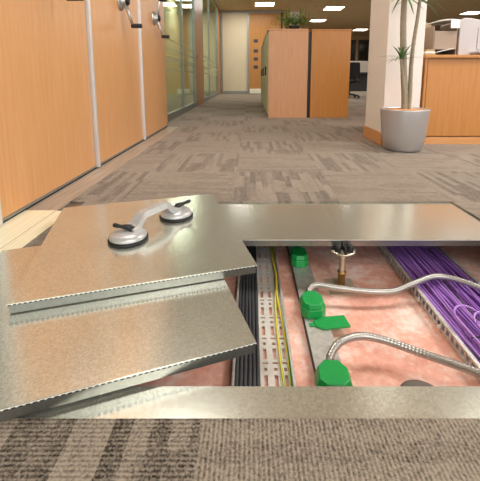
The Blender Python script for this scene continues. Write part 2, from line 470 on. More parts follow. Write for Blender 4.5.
# ---------------------------------------------------------------- floor panels
def make_panel(label, w, l, loc, rz, group=None):
    t = thing('floor_panel', label, 'floor panel', loc, rz, group)
    hw, hl = w / 2, l / 2
    pan = MB().prism([(-hw + .003, -hl + .003), (hw - .003, -hl + .003), (hw - .003, hl - .003), (-hw + .003, hl - .003)], -0.0255, -0.0022)
    pan.prism([(-hw + .012, -hl + .012), (hw - .012, -hl + .012), (hw - .012, hl - .012), (-hw + .012, hl - .012)], -0.028, -0.0255)
    obj('pan', pan, M['steel_pan'], t)
    obj('top_sheet', MB().box(-hw, hw, -hl, hl, -0.0022, 0.0), M['steel'], t)
    e = MB()
    def run(length, mk):
        n = int(length / 0.0105)
        for k in range(n):
            a = -length / 2 + (k + 0.2) * length / n; mk(a, a + 0.6 * length / n)
    for sgn in (-1, 1):
        yy = sorted((sgn * (hl - .0032), sgn * (hl + 0.0002))); xx = sorted((sgn * (hw - .0032), sgn * (hw + 0.0002)))
        e.box(-hw, hw, yy[0], yy[1], -0.0038, -0.0012, 0); e.box(xx[0], xx[1], -hl, hl, -0.0038, -0.0012, 0)
        run(w, lambda a, b: e.box(a, b, yy[0] - 0.0002, yy[1] + 0.0002, -0.0050, -0.0022, 1))
        run(l, lambda a, b: e.box(xx[0] - 0.0002, xx[1] + 0.0002, a, b, -0.0050, -0.0022, 1))
    obj('edge_trim', e, [M['trim_white'], M['trim_dark']], t, label='pale dashed edge trim')
    return t
make_panel('bare steel floor panel lying loose in front, lower of the two lifted panels', 0.615, 0.635, (-0.383, 0.854, 0.0345), R(19.6), 'lifted floor panels')
make_panel('bare steel floor panel lying on another panel with the suction lifter on it', 0.598, 0.638, (-0.359, 1.1325, 0.0628), R(16.9), 'lifted floor panels')
p0 = make_panel('steel floor panel in place behind the hole, left of the pedestal, carpet at its back', 0.5994, 0.5994, (0.03, 1.5, 0.0), 0, 'floor panels in place')
dup(p0, 'steel floor panel in place behind the hole, right of the pedestal over the purple cables', (0.63, 1.5, 0.0))
dup(p0, 'steel floor panel at the front edge of the hole, mostly under carpet, left of the seam', (0.03, 0.288, 0.0))
dup(p0, 'steel floor panel at the front edge of the hole, at the right edge past the seam', (0.63, 0.288, 0.0))
dup(p0, 'steel floor panel at the front edge, its bare strip shaded under the loose lower panel', (-0.57, 0.288, 0.0))

# ---------------------------------------------------------------- pedestals
def make_pedestal(label, loc, tall=True):
    t = thing('floor_pedestal', label, 'pedestal', loc, 0, 'floor pedestals')
    H = -0.030 - loc[2]
    obj('base_plate', MB().prism([(-.05, -.05), (.05, -.05), (.05, .05), (-.05, .05)], 0, 0.003), M['plate'], t, 0.001)
    obj('tube', MB().lathe([(0.0135, 0.003), (0.0135, 0.055), (0.0155, 0.056), (0.0155, 0.062), (0.0135, 0.063)], 24), M['brass'], t)
    obj('threaded_rod', MB().lathe([(0.0105 + 0.0006 * (k % 2), 0.06 + k * (H - 0.075) / 40) for k in range(41)], 20), M['zinc'], t)
    obj('locknut', MB().lathe([(0.015, H - 0.03), (0.015, H - 0.022)], 6, smooth=False), M['zinc'], t)
    hd = MB().lathe([(0.014, H - 0.018), (0.030, H - 0.012), (0.044, H - 0.010), (0.045, H - 0.006), (0.043, H - 0.004)], 32)
    ht = obj('head_plate', hd, M['zinc'], t)
    lug = MB()
    for k in range(4):
        a = R(45 + 90 * k); c, s_ = math.cos(a), math.sin(a)
        lug.lathe([(0.011, H - 0.005), (0.010, H - 0.0006)], 16, 0, Matrix.Translation((c * 0.029, s_ * 0.029, 0)))
    if not tall:
        obj('cover_cap', MB().lathe([(0.0445, H - 0.0035), (0.040, H - 0.001), (0.030, H + 0.0005), (0.012, H + 0.0012), (0.002, H + 0.0013)], 32), M['cap'], ht, label='dark grey cap')
        return t
    for a in (R(222), R(318)):
        lug.lathe([(0.0115, H - 0.005), (0.0105, H + 0.018), (0.007, H + 0.021)], 16, 0, Matrix.Translation((math.cos(a) * 0.029, math.sin(a) * 0.029, 0)))
    lug.box(-0.004, 0.004, -0.043, -0.024, H - 0.005, H + 0.020)
    lug.box(-0.040, 0.040, -0.0025, 0.0025, H - 0.005, H - 0.001); lug.box(-0.0025, 0.0025, -0.040, 0.040, H - 0.005, H - 0.001)
    obj('rubber_lug_pad', lug, M['black_rubber'], ht)
    return t
pd = make_pedestal('adjustable steel floor pedestal standing at the back edge of the hole', (0.331, 1.197, SLAB))
make_pedestal('floor pedestal at the front edge of the hole, only its round head showing', (0.331, 0.594, SLAB), False)

# ---------------------------------------------------------------- left perforated tray with black and earth cables
TX0, TX1, TY0, TY1 = -0.040, 0.106, 0.30, 2.3
t = thing('cable_tray', 'perforated steel cable tray with black cables and yellow-green wires', 'cable tray', (0, 0, SLAB))
bed = MB(); zb = 0.008
# bed plate built around rows of real slots
xs_cols = [(0.0355, 0.0450), (0.0615, 0.0710), (0.0880, 0.0955)]
def slotted(mb, x0, x1, y0, y1, pitch, cols):
    y = y0
    while y < y1:
        # three bands per pitch: long vertical slots, gap, horizontal slots
        bands = [(0.0, 0.43, list(cols)), (0.43, 0.57, []), (0.57, 0.68, [(a + 0.0005, b - 0.0005) for a, b in cols]), (0.68, 0.82, []),
                 (0.82, 0.89, [(a - 0.0025, b + 0.0025) for a, b in cols]), (0.89, 1.0, [])]
        for b0, b1, holes in bands:
            ya, yb = y + b0 * pitch, y + b1 * pitch
            cur = x0
            for a, b in holes:
                mb.box(cur, a, ya, yb, zb - 0.0015, zb); cur = b
            mb.box(cur, x1, ya, yb, zb - 0.0015, zb)
        y += pitch
slotted(bed, TX0, TX1, 0.40, TY1, 0.090, xs_cols)
obj('tray_bed', bed, M['tray'], t)
for xa, xb in ((TX0 - 0.003, TX0), (TX1, TX1 + 0.003)):
    r = MB(); r.box(xa, xb, 0.40, TY1, 0.0, 0.024); r.box(min(xa, xb) - 0.002, max(xa, xb) + 0.002, 0.40, TY1, 0.0225, 0.0255)
    obj('side_rail', r, M['steel_dull'], t, 0.0008, 1)
names = ['leftmost', 'second from the left', 'third from the left', 'fourth from the left', 'fifth from the left', 'rightmost']
for k in range(6):
    x = TX0 + 0.0066 + k * 0.0109
    pts = [(x + 0.0006 * math.sin(yy * 9 + k * 2), yy, SLAB + zb + 0.0056 + (0.0010 * math.sin(yy * 14 + k * 1.7) + 0.001)) for yy in [0.42 + i * 0.05 for i in range(38)]]
    o = obj('power_cable', MB().tube(pts, 0.0054, 12), M['black_cable'])
    tag(o, '%s of the six black cables in the perforated tray' % names[k], 'cable', 'black power cables in the tray')
def earth(P, label, ph):
    pts = spline(P, 10)
    m = MB().tube(pts, 0.0033, 10, lambda k: 1 if k % 10 in (1, 2, 3) else 0, 0.06)
    tag(obj('earth_wire', m, [M['yellow_wire'], M['green_wire']]), label, 'wire', 'yellow and green earth wires')
ez = SLAB + zb + 0.0045
earth([(0.100, 2.2, ez), (0.100, 1.6, ez), (0.097, 1.35, ez), (0.094, 1.20, ez + .004), (0.082, 1.05, ez), (0.080, 0.88, ez), (0.083, 0.76, ez), (0.089, 0.62, ez), (0.09, 0.45, ez)], 'left of the two yellow and green earth wires, after they cross', 0)
earth([(0.091, 2.2, ez), (0.091, 1.6, ez), (0.092, 1.38, ez), (0.098, 1.24, ez + .009), (0.092, 1.12, ez + .006), (0.099, 0.98, ez), (0.1015, 0.86, ez), (0.1005, 0.76, ez), (0.1015, 0.62, ez), (0.101, 0.45, ez)], 'right of the two yellow and green earth wires, beside the tray rail', 2)

# ---------------------------------------------------------------- flat underfloor trunking with green plugs
t = thing('underfloor_trunking', 'flat grey steel trunking on the floor slab under the green plugs', 'trunking', (0, 0, SLAB))
obj('body', MB().box(0.168, 0.236, 0.40, 2.4, 0.0, 0.0175), M['steel_dull'], t, 0.0015)
lid = MB(); lid.box(0.1665, 0.2375, 0.40, 2.4, 0.0175, 0.0205)
obj('lid', lid, M['steel_dull'], t, 0.001)
obj('edge_seal', MB().box(0.1645, 0.1668, 0.40, 2.4, 0.0, 0.019), M['dark_plinth'], t)
TT = SLAB + 0.0207
def plug(label, x, y, rz, L=0.088, W=0.076, conduit=None, col='green'):
    t = thing('green_plug', label, 'plug', (x, y, TT), rz, 'green trunking plugs')
    a, b, c = W / 2, L / 2, 0.018
    poly = [(-a, -b + c), (-a + c, -b), (a - c, -b), (a, -b + c), (a, b - c * 1.5), (a - c * 1.2, b), (-a + c * 1.2, b), (-a, b - c * 1.5)]
    obj('plug_body', MB().prism(poly, 0.0, 0.030), M[col], t, 0.004, 3)
    obj('plug_cover', MB().prism([(p[0] * 0.96, p[1] * 0.96) for p in poly], 0.0302, 0.046, top=0.86), M[col], t, 0.003, 3)
    g = MB(); g.cyl((0, b - 0.006, 0.022), (0, b + 0.012, 0.024), 0.0135, 0.0125, 20)
    obj('cable_gland', g, M['black'], t)
    if conduit:
        inv = Matrix.Rotation(-rz, 4, 'Z') @ Matrix.Translation((-x, -y, -TT))
        pts = spline([inv @ Vector(p) for p in conduit], 28)
        # resample at a fixed pitch so that the spiral ridges are even
        L_ = [0.0]
        for i in range(1, len(pts)): L_.append(L_[-1] + (pts[i] - pts[i - 1]).length)
        step = 0.0022; out = []; i = 0; d = 0.0
        while d < L_[-1]:
            while L_[i + 1] < d: i += 1
            f_ = (d - L_[i]) / max(1e-9, L_[i + 1] - L_[i]); out.append(pts[i].lerp(pts[i + 1], f_)); d += step
        obj('flexible_conduit', MB().tube(out, [0.0102 if k % 4 < 2 else 0.0097 for k in range(len(out))], 14), M['conduit'], t)
    return t
plug('green plug at the middle of the trunking, its steel conduit crossing over the purple cables', 0.196, 1.034, R(4), conduit=[
    (0.196, 1.074, TT + .022), (0.198, 1.094, TT + .032), (0.225, 1.112, TT + .040), (0.30, 1.102, TT + .034), (0.40, 1.092, TT + .028), (0.48, 1.098, TT + .026), (0.555, 1.122, TT + .038), (0.66, 1.150, TT + .048), (0.76, 1.080, TT + .046), (0.86, 0.97, TT + .02), (0.99, 0.90, SLAB + .013)])
plug('green plug nearest the front edge of the hole, with a steel conduit arching right', 0.197, 0.746, R(-4), W=0.084, conduit=[
    (0.198, 0.790, TT + .022), (0.204, 0.808, TT + .034), (0.236, 0.838, TT + .048), (0.296, 0.862, TT + .046), (0.360, 0.853, TT + .040), (0.44, 0.818, TT + .032), (0.50, 0.778, TT + .036), (0.545, 0.745, TT + .040), (0.62, 0.70, TT + .046), (0.74, 0.64, TT + .05), (0.90, 0.60, TT + .02)])
plug('dark green plug in shadow at the far end under the back panel', 0.196, 1.34, 0, L=0.10, W=0.068)
t = thing('socket_cover', 'loose flat green socket cover lying across the trunking between two plugs', 'cover', (0.243, 0.972, TT), R(8))
obj('cover_plate', MB().prism([(-.050, -.010), (-.030, -.025), (.052, -.025), (.052, .026), (-.030, .027), (-.050, .013)], 0.0, 0.006), M['green'], t, 0.0015)
obj('latch_tab', MB().box(-0.066, -0.048, -0.006, 0.008, 0.001, 0.004), M['green'], t, 0.001)

# ---------------------------------------------------------------- right tray with purple data cables
BX0, BX1 = 0.572, 0.800
t = thing('cable_tray', 'steel cable tray with slotted bolted side carrying the purple data cables', 'cable tray', (0, 0, SLAB))
b = MB(); b.box(BX0, BX1, 0.35, 2.6, 0.004, 0.006)
obj('tray_bed', b, M['steel_dull'], t)
for xa, lab in ((BX0 - 0.003, 'left'), (BX1, 'right')):
    r = MB(); y = 0.36
    r.box(xa, xa + 0.003, 0.35, 2.6, 0.0, 0.012); r.box(xa, xa + 0.003, 0.35, 2.6, 0.030, 0.042)
    while y < 2.55:
        r.box(xa, xa + 0.003, y, y + 0.010, 0.012, 0.030); y += 0.024
    r.box(xa - 0.004, xa + 0.007, 0.35, 2.6, 0.040, 0.043)
    sr = obj('side_rail', r, M['steel_dull'], t, 0.0006, 1)
    for yy in (0.70, 0.967, 1.102, 1.6):
        bo = MB(); q = Matrix.Translation((xa - 0.0002 if lab == 'left' else xa + 0.0032, yy, 0.014)) @ Matrix.Rotation(R(-90 if lab == 'left' else 90), 4, 'Y')
        bo.lathe([(0.0075, 0), (0.0075, 0.003), (0.005, 0.0062), (0.001, 0.0070)], 16, 0, q)
        obj('bolt', bo, M['paper'], sr)
rnd = random.Random(3)
def purple(x, z, amp, k, label='purple data cable lying straight in the bundle in the right-hand tray', loop=None):
    ph, fq, sl = rnd.uniform(0, 6.28), rnd.uniform(2.2, 4.5), rnd.uniform(-0.012, 0.012)
    pts = []
    ys = [0.36 + i * 0.035 for i in range(58)]
    for yy in ys:
        xx = x + amp * math.sin(yy * fq + ph) + sl * (yy - 1.0) * 1.6
        xx = max(BX0 + 0.007, min(BX1 - 0.005, xx))
        pts.append(Vector((xx, yy, SLAB + z + 0.0028 * math.sin(yy * fq * 1.3 + ph * 2))))
    o = obj('data_cable', MB().tube(spline(pts, 2), 0.0034, 8), M['purple'] if rnd.random() < 0.72 else M['purple_dark'])
    return tag(o, label, 'cable', 'purple data cables in the tray')
for k in range(28): purple(BX0 + 0.011 + k * 0.0077, 0.020 + 0.003 * (k % 2), 0.004, k)
for k in range(22): purple(BX0 + 0.018 + k * 0.0092, 0.032 + 0.004 * (k % 3) * 0.7, 0.011, k)
for k in range(9): purple(BX0 + 0.045 + k * 0.0175, 0.044 + 0.002 * (k % 2), 0.016, k)
def loopc(cx, cy, r, z, tilt, label, a0, a1, tail):
    P = [Vector(tail)]
    for i in range(15):
        a = R(a0 + (a1 - a0) * i / 14)
        P.append(Vector((cx + r * math.cos(a), cy + r * 1.15 * math.sin(a) * math.cos(tilt), SLAB + z + 0.012 + abs(r * math.sin(tilt)) * (0.5 + 0.5 * math.sin(a)))))
    P.append(Vector((cx + r * 1.1, cy - 0.30, SLAB + z)))
    tag(obj('data_cable', MB().tube(spline(P, 4), 0.0033, 8), M['purple']), label, 'cable', 'purple data cables in the tray')
loopc(0.628, 0.935, 0.036, 0.050, R(35), 'purple data cable curling up in the left of two loops on top of the bundle', 190, -60, (0.615, 0.78, SLAB + 0.05))
loopc(0.668, 0.905, 0.036, 0.052, R(30), 'purple data cable curling up in the right of two loops on top of the bundle', 200, -80, (0.645, 0.74, SLAB + 0.05))
ct = MB().tube(spline([(0.600, 0.872, SLAB + .054), (0.625, 0.866, SLAB + .062), (0.655, 0.876, SLAB + .063), (0.69, 0.874, SLAB + .058)], 6), 0.0022, 8)
tag(obj('cable_tie', ct, M['black']), 'black cable tie across the purple cables below the loops', 'cable tie')

# ---------------------------------------------------------------- suction lifter on the upper panel
ca, cb = Vector((-0.386, 1.068)), Vector((-0.272, 1.258))
dv = cb - ca; ang = math.atan2(dv.y, dv.x); Ld = dv.length
t = thing('suction_lifter', 'grey double cup suction lifter with black levers on the upper panel', 'suction lifter', (ca.x, ca.y, 0.0629), ang)
for i, x in enumerate((0.0, Ld)):
    T = Matrix.Translation((x, 0, 0))
    cup = MB().lathe([(0.056, 0.010), (0.0575, 0.014), (0.056, 0.020), (0.050, 0.0255), (0.040, 0.029), (0.026, 0.031), (0.014, 0.032)], 40, 0, T)
    c = obj('suction_cup', cup, M['cast'], t)
    ring = MB().lathe([(0.052, 0.0), (0.0610, 0.001), (0.0615, 0.007), (0.058, 0.011), (0.05, 0.011)], 40, 0, T)
    obj('rubber_ring', ring, M['black_rubber'], c, label='black rubber ring')
    lev = MB()
    la = R(122) - (0 if i == 0 else 0)
    # lever points out and away from the handle; seen from the camera, left on the near cup and right on the far one
    wdir = Vector((math.cos(R(178) - ang), math.sin(R(178) - ang), 0)) if i == 0 else Vector((math.cos(R(38) - ang), math.sin(R(38) - ang), 0))
    p0 = Vector((x, 0, 0.040)) - wdir * (0.012 if i == 0 else -0.0)
    lev.tube([p0, p0 + wdir * 0.016 + Vector((0, 0, .003)), p0 + wdir * 0.034 + Vector((0, 0, .004)), p0 + wdir * 0.052 + Vector((0, 0, .008)), p0 + wdir * 0.058 + Vector((0, 0, .009))], [0.010, 0.0085, 0.0055, 0.0075, 0.005], 14)
    lev.lathe([(0.010, 0.030), (0.010, 0.042)], 16, 0, Matrix.Translation((p0.x, p0.y, 0)))
    obj('lever', lev, M['black'], c, label='black lever')
# handle: two splayed necks and a flat bar
hm = MB()
def ribbon(path, w, th):
    n = len(path); vs = []
    for i, (x, z, ww) in enumerate(path):
        j0, j1 = max(i - 1, 0), min(i + 1, n - 1)
        tx, tz = path[j1][0] - path[j0][0], path[j1][1] - path[j0][1]; l = math.hypot(tx, tz); nx, nz = -tz / l, tx / l
        for sy, so in ((-1, -1), (1, -1), (1, 1), (-1, 1)): vs.append((x + nx * so * th / 2, sy * ww / 2, z + nz * so * th / 2))
    fs = [(3, 2, 1, 0), tuple(range(4 * n - 4, 4 * n))]
    for i in range(n - 1):
        for k in range(4): fs.append((i * 4 + k, i * 4 + (k + 1) % 4, i * 4 + 4 + (k + 1) % 4, i * 4 + 4 + k))
    hm.add(vs, fs)
ribbon([(0.002, 0.028, 0.056), (0.026, 0.033, 0.052), (0.034, 0.040, 0.044), (0.056, 0.060, 0.034), (0.068, 0.064, 0.032), (Ld - 0.060, 0.064, 0.030), (Ld - 0.050, 0.061, 0.032), (Ld - 0.036, 0.042, 0.042), (Ld - 0.028, 0.034, 0.050), (Ld - 0.004, 0.029, 0.054)], 0, 0.022)
hd_ = obj('handle', hm, M['cast'], t, 0.004, 3)
sl = MB(); sl.add([(0.036, -0.0095, 0.0485), (0.054, -0.0075, 0.0655), (0.054, 0.0075, 0.0655), (0.036, 0.0095, 0.0485), (0.0355, -0.0095, 0.0525), (0.0525, -0.0075, 0.0685), (0.0525, 0.0075, 0.0685), (0.0355, 0.0095, 0.0525)], [(0, 1, 2, 3), (7, 6, 5, 4), (0, 4, 5, 1), (1, 5, 6, 2), (2, 6, 7, 3), (3, 7, 4, 0)])
obj('valve_slot', sl, M['black_rubber'], hd_, label='dark slot in the neck')

# ---------------------------------------------------------------- mobile shelving along the left
RX = -0.96
def shelving(y0, y1, label, hub_y=None, hub_z=1.19, tilt=10):
    t = thing('mobile_shelving_unit', label, 'shelving unit', (RX, y0, 0.0062), 0, 'mobile shelving units on the left')
    w = y1 - y0; Hh = 2.3
    obj('end_panel', MB().box(-0.025, 0.0, 0.037, w - 0.002, 0.024, Hh), M['rack_wood'], t, 0.001, 1)
    obj('carcass', MB().box(-0.95, -0.026, 0.006, w - 0.006, 0.024, Hh), M['alu_grey'], t)
    ep = MB(); ep.box(-0.026, 0.020, 0.0, 0.024, 0.0125, Hh); ep.box(-0.026, 0.008, 0.0245, 0.036, 0.0125, Hh)
    obj('edge_profile', ep, M['alu_white'], t, 0.003, 2)
    obj('bottom_trim', MB().box(-0.022, 0.003, 0.037, w - 0.002, 0.0125, 0.0235), M['alu_grey'], t, 0.001, 1)
    obj('plinth', MB().box(-0.93, -0.004, 0.004, w - 0.004, 0.0, 0.012), M['dark_plinth'], t)
    hy = (w / 2 if hub_y is None else hub_y - y0); hz = hub_z
    cm = MB(); q = Matrix.Translation((0.0005, hy, hz)) @ Matrix.Rotation(R(90), 4, 'Y')
    cm.lathe([(0.068, 0), (0.066, 0.010), (0.050, 0.016), (0.036, 0.020), (0.034, 0.042), (0.026, 0.048)], 32, 0, q)
    hub = obj('crank_handle', cm, M['alu'], t)
    cap = MB().lathe([(0.030, 0.0485), (0.029, 0.062), (0.022, 0.067)], 24, 0, q)
    obj('hub_cap', cap, M['black'], hub)
    for s_ in (1, -1):
        a = R(90 + tilt) + (0 if s_ > 0 else math.pi)
        dy, dz = math.cos(a), math.sin(a)
        arm = MB().tube([(0.038, hy + dy * 0.02, hz + dz * 0.02), (0.056, hy + dy * 0.09, hz + dz * 0.09), (0.075, hy + dy * 0.175, hz + dz * 0.175)], [0.015, 0.012, 0.011], 12)
        obj('crank_arm', arm, M['alu'], hub)
        gp = MB(); gp.cyl((0.066, hy + dy * 0.175, hz + dz * 0.175), (0.145, hy + dy * 0.175, hz + dz * 0.175), 0.017, 0.017, 16)
        obj('grip', gp, M['black'], hub, 0.003)
    return t
shelving(1.268, 2.165, 'nearest wood-fronted mobile shelving unit, beside the lifted floor panels', 1.79, 1.125)
shelving(2.170, 3.165, 'second wood-fronted mobile shelving unit, between two white metal edges, crank handle at the top', 2.755, 1.125)
shelving(3.169, 4.130, 'farthest wood-fronted mobile shelving unit with crank handle, next to the glass partition', 3.69, 1.15)

# ---------------------------------------------------------------- low cabinets in the corridor
def low_cabinet(label, x0, x1, y0, y1, H, mat, group):
    t = thing('storage_cabinet', label, 'cabinet', (x0, y0, 0.006), 0, group)
    w, d, H = x1 - x0, y1 - y0, H - 0.006
    obj('body', MB().box(0.004, w, 0.020, d - 0.002, 0.02, H - 0.026), mat, t)
    obj('end_panel', MB().box(0.0, w, 0.0, 0.020, 0.0, H - 0.026), mat, t, 0.0015, 1)
    obj('top', MB().box(-0.018, w, -0.004 if y0 < 5.2 else 0.0, d - 0.001, H - 0.025, H), mat, t, 0.002, 1)
    for k in range(2):
        a, b = 0.03 + k * (d - 0.05) / 2, 0.03 + (k + 1) * (d - 0.05) / 2 - 0.006
        dr = obj('door', MB().box(-0.012, 0.003, a, b, 0.05, H - 0.04), M['olive'], t, 0.0015, 1, label='grey-green side door')
        yh = b - 0.05 if k == 0 else a + 0.05
        obj('handle', MB().box(-0.030, -0.0125, yh - 0.008, yh + 0.008, 0.60, 0.74), M['black'], dr, 0.002)
    return t
G = 'low storage cabinets in the corridor'
for k, lab in enumerate(('pinkish wood storage cabinet nearest the camera, left of the black gap', 'middle storage cabinet of the row behind the pinkish end panel', 'farthest storage cabinet of the row behind the pinkish end panel')):
    low_cabinet(lab, 0.262, 0.812, 5.10 + k * 1.035, 5.10 + k * 1.035 + 1.033, 1.243, M['cab_pink'], G)
t = thing('storage_cabinet', 'orange wood storage cabinet end standing right of the black gap', 'cabinet', (0.858, 5.10, 0.006), 0, G)
obj('end_panel', MB().box(0, 0.546, 0, 0.02, 0.0, 1.212), M['cab_wood'], t, 0.0015, 1)
obj('body', MB().box(0, 0.544, 0.02, 2.9, 0.02, 1.210), M['cab_wood'], t)
obj('top', MB().box(-0.004, 0.556, -0.006, 2.9, 1.212, 1.232), M['cab_wood'], t, 0.002, 1)
obj('gap_shade', MB().box(-0.042, -0.001, 0.03, 2.9, 0.0, 1.20), M['black'], t, label='black strip standing for the dark gap')  # shade of the open gap made as a black strip

# ---------------------------------------------------------------- leafy plant on the cabinet
def blade(mb, p, dirv, length, width, droop, seg=5, mi=0):
    p = Vector(p); d = Vector(dirv).normalized(); side = d.cross(Vector((0, 0, 1)))
    if side.length < 1e-3: side = Vector((1, 0, 0))
    side.normalize(); L = []; 
    for i in range(seg + 1):
        s_ = i / seg; c = p + d * length * s_ + Vector((0, 0, -droop * length * s_ * s_))
        w = width * (0.35 + 1.2 * s_) * (1 - s_) * 1.6 + 0.0006
        keel = Vector((0, 0, -w * 0.25))
        L.append((c - side * w, c + keel, c + side * w))
    vs = [q for r in L for q in r]; fs = []
    for i in range(seg):
        for k in range(2): fs.append((i * 3 + k, i * 3 + k + 1, i * 3 + 4 + k, i * 3 + 3 + k))
    mb.add(vs, fs, mi, True)
t = thing('potted_plant', 'bushy green leafy plant on top of the pinkish wood cabinet', 'plant', (0.69, 5.75, 1.2435))
obj('pot', MB().lathe([(0.06, 0), (0.085, 0.12), (0.09, 0.125), (0.08, 0.125)], 24), M['dark_plinth'], t)
fo = MB(); rp = random.Random(11)
for k in range(620):
    a = rp.uniform(0, 6.283); el = rp.uniform(-0.1, 1.45)
    o_ = Vector((rp.gauss(0, 0.125), rp.gauss(0, 0.075), 0.135 + abs(rp.gauss(0, 0.08))))
    blade(fo, o_, (math.cos(a) * math.cos(el), math.sin(a) * math.cos(el), math.sin(el)), rp.uniform(0.06, 0.15), rp.uniform(0.003, 0.007), rp.uniform(0.1, 0.6), 4)
obj('foliage', fo, M['leaf_fern'], t)
st = MB()
for k in range(14):
    a = k * 2.4; st.tube(spline([(0.02 * math.cos(a), 0.02 * math.sin(a), 0.11), (0.05 * math.cos(a), 0.05 * math.sin(a), 0.18), (0.10 * math.cos(a), 0.10 * math.sin(a), 0.25)], 4), 0.003, 6)
obj('stems', st, M['trunk'], t)

# ---------------------------------------------------------------- dracaena in the silver planter
PCX, PCY = 1.212, 2.790
t = thing('potted_dracaena', 'tall dracaena in a silver planter in front of the white pillar', 'plant', (PCX, PCY, 0.006))
obj('planter', MB().lathe([(0.118, 0.0), (0.132, 0.004), (0.143, 0.024), (0.162, 0.12), (0.174, 0.24), (0.181, 0.318), (0.181, 0.326), (0.177, 0.328), (0.172, 0.324), (0.168, 0.31)], 48), M['pot'], t)
obj('soil', MB().lathe([(0.150, 0.29), (0.1715, 0.318), (0.12, 0.324), (0.05, 0.326), (0.01, 0.327)], 32), M['soil'], t)
def trunk(P, r0, r1):
    pts = spline(P, 8); n = len(pts)
    obj('trunk', MB().tube(pts, [r0 + (r1 - r0) * i / (n - 1) + 0.0012 * (i % 2) for i in range(n)], 12), M['trunk'], t)
trunk([(0.0, 0, 0.30), (-0.006, 0, 0.42), (-0.026, 0, 0.60), (-0.048, 0.0, 0.86), (-0.058, 0, 1.10), (-0.05, 0, 1.45)], 0.027, 0.019)
trunk([(0.022, -0.01, 0.30), (0.026, -0.012, 0.44), (0.022, -0.01, 0.66), (0.030, -0.01, 0.84), (0.045, -0.01, 1.0), (0.056, -0.01, 1.17)], 0.017, 0.011)
trunk([(-0.012, -0.02, 0.30), (-0.030, -0.03, 0.48), (-0.070, -0.035, 0.71)], 0.015, 0.009)
rd = random.Random(5)
def rosette(c, n, L, up):
    m = MB()
    for k in range(n):
        a = k * 2.399 + rd.uniform(-.2, .2); el = R(rd.uniform(*up))
        dy = math.sin(a) * math.cos(el); LL = L * rd.uniform(0.75, 1.1)
        dy = min(dy, 0.085 / LL)                       # the pillar keeps the leaves short of it
        blade(m, Vector(c) + Vector((0, 0, -0.03 + 0.05 * k / n)), (math.cos(a) * math.cos(el), dy, math.sin(el) + 0.05), LL, 0.010, rd.uniform(0.15, 0.55), 7)
    obj('leaf_rosette', m, M['leaf'], t)
rosette((-0.072, -0.035, 0.72), 20, 0.17, (0, 80))
rosette((0.056, -0.01, 1.165), 36, 0.22, (-20, 75))
rosette((-0.05, 0, 1.45), 44, 0.26, (-25, 75))
rosette((-0.062, -0.02, 1.19), 7, 0.15, (-30, 20))

# ---------------------------------------------------------------- right cabinet with printer
CX0, CX1, CY0, CY1, CH = 1.462, 3.40, 3.03, 3.55, 0.760
t = thing('sideboard_cabinet', 'wide wood cabinet carrying the grey printer, behind the planter', 'cabinet', (CX0, CY0, 0.006))
W_ = CX1 - CX0
obj('body', MB().box(0.02, W_, 0.022, CY1 - CY0, 0.065, CH - 0.032), M['cab_wood'], t)
obj('top', MB().box(-0.012, W_, -0.018, CY1 - CY0, CH - 0.031, CH - 0.006), M['cab_wood'], t, 0.002, 1)
obj('side_panel', MB().box(0.0, 0.0195, 0.0, CY1 - CY0, 0.062, CH - 0.032), M['cab_wood'], t, 0.001, 1)
for k in range(2):
    a = 0.024 + k * (W_ - 0.03) / 2
    dr = obj('door', MB().box(a, a + (W_ - 0.03) / 2 - 0.004, 0.002, 0.0215, 0.072, CH - 0.050), M['cab_wood'], t, 0.0015, 1)
    xh = a + (W_ - 0.03) / 2 - 0.06 if k == 0 else a + 0.05
    obj('handle', MB().box(xh, xh + 0.012, -0.020, 0.0015, 0.46, 0.60), M['alu'], dr, 0.002)
obj('plinth', MB().box(0.02, W_, 0.0, 0.03, 0.0, 0.0615), M['skirt'], t)
TZ = CH + 0.0005
t = thing('printer', 'light grey boxy printer on the right cabinet behind the plant', 'printer', (1.782, 3.13, TZ))
prof = [(0.0, 0.0), (0.0, 0.285), (0.028, 0.312), (0.09, 0.312), (0.30, 0.268), (0.42, 0.258), (0.42, 0.0)]
pm = MB(); n = len(prof)
pm.add([(x, 0.0, z) for x, z in prof] + [(x, 0.33, z) for x, z in prof], [tuple(range(n)), tuple(range(2 * n - 1, n - 1, -1))] + [(i, n + i, n + (i + 1) % n, (i + 1) % n) for i in range(n)])
obj('casing', pm, M['printer'], t, 0.008, 3)
obj('front_panel', MB().box(0.155, 0.41, -0.006, -0.0005, 0.05, 0.235), M['printer'], t, 0.004)
obj('paper_tray', MB().prism([(0.12, -0.10), (0.40, -0.10), (0.43, -0.001), (0.10, -0.001)], 0.012, 0.030), M['printer'], t, 0.004)
obj('control_button', MB().lathe([(0.018, 0), (0.016, 0.006)], 16, 0, Matrix.Translation((0.40, -0.006, 0.20)) @ Matrix.Rotation(R(90), 4, 'X')), M['printer_dark'], t)
t = thing('document_tray', 'smoky plastic document tray of papers standing left of the printer', 'document tray', (1.568, 3.14, TZ))
dm = MB(); dm.box(0, 0.006, 0, 0.28, 0, 0.250); dm.box(0.196, 0.202, 0, 0.28, 0, 0.275); dm.box(0.006, 0.196, 0.272, 0.278, 0, 0.25)
for z in (0.0, 0.075, 0.15): dm.box(0.006, 0.196, 0, 0.272, z, z + 0.005)
obj('shelves', dm, M['tray_plastic'], t)
obj('front_flap', MB().box(0.008, 0.194, -0.004, -0.0005, 0.052, 0.205), M['tray_plastic'], t, 0.001, 1)
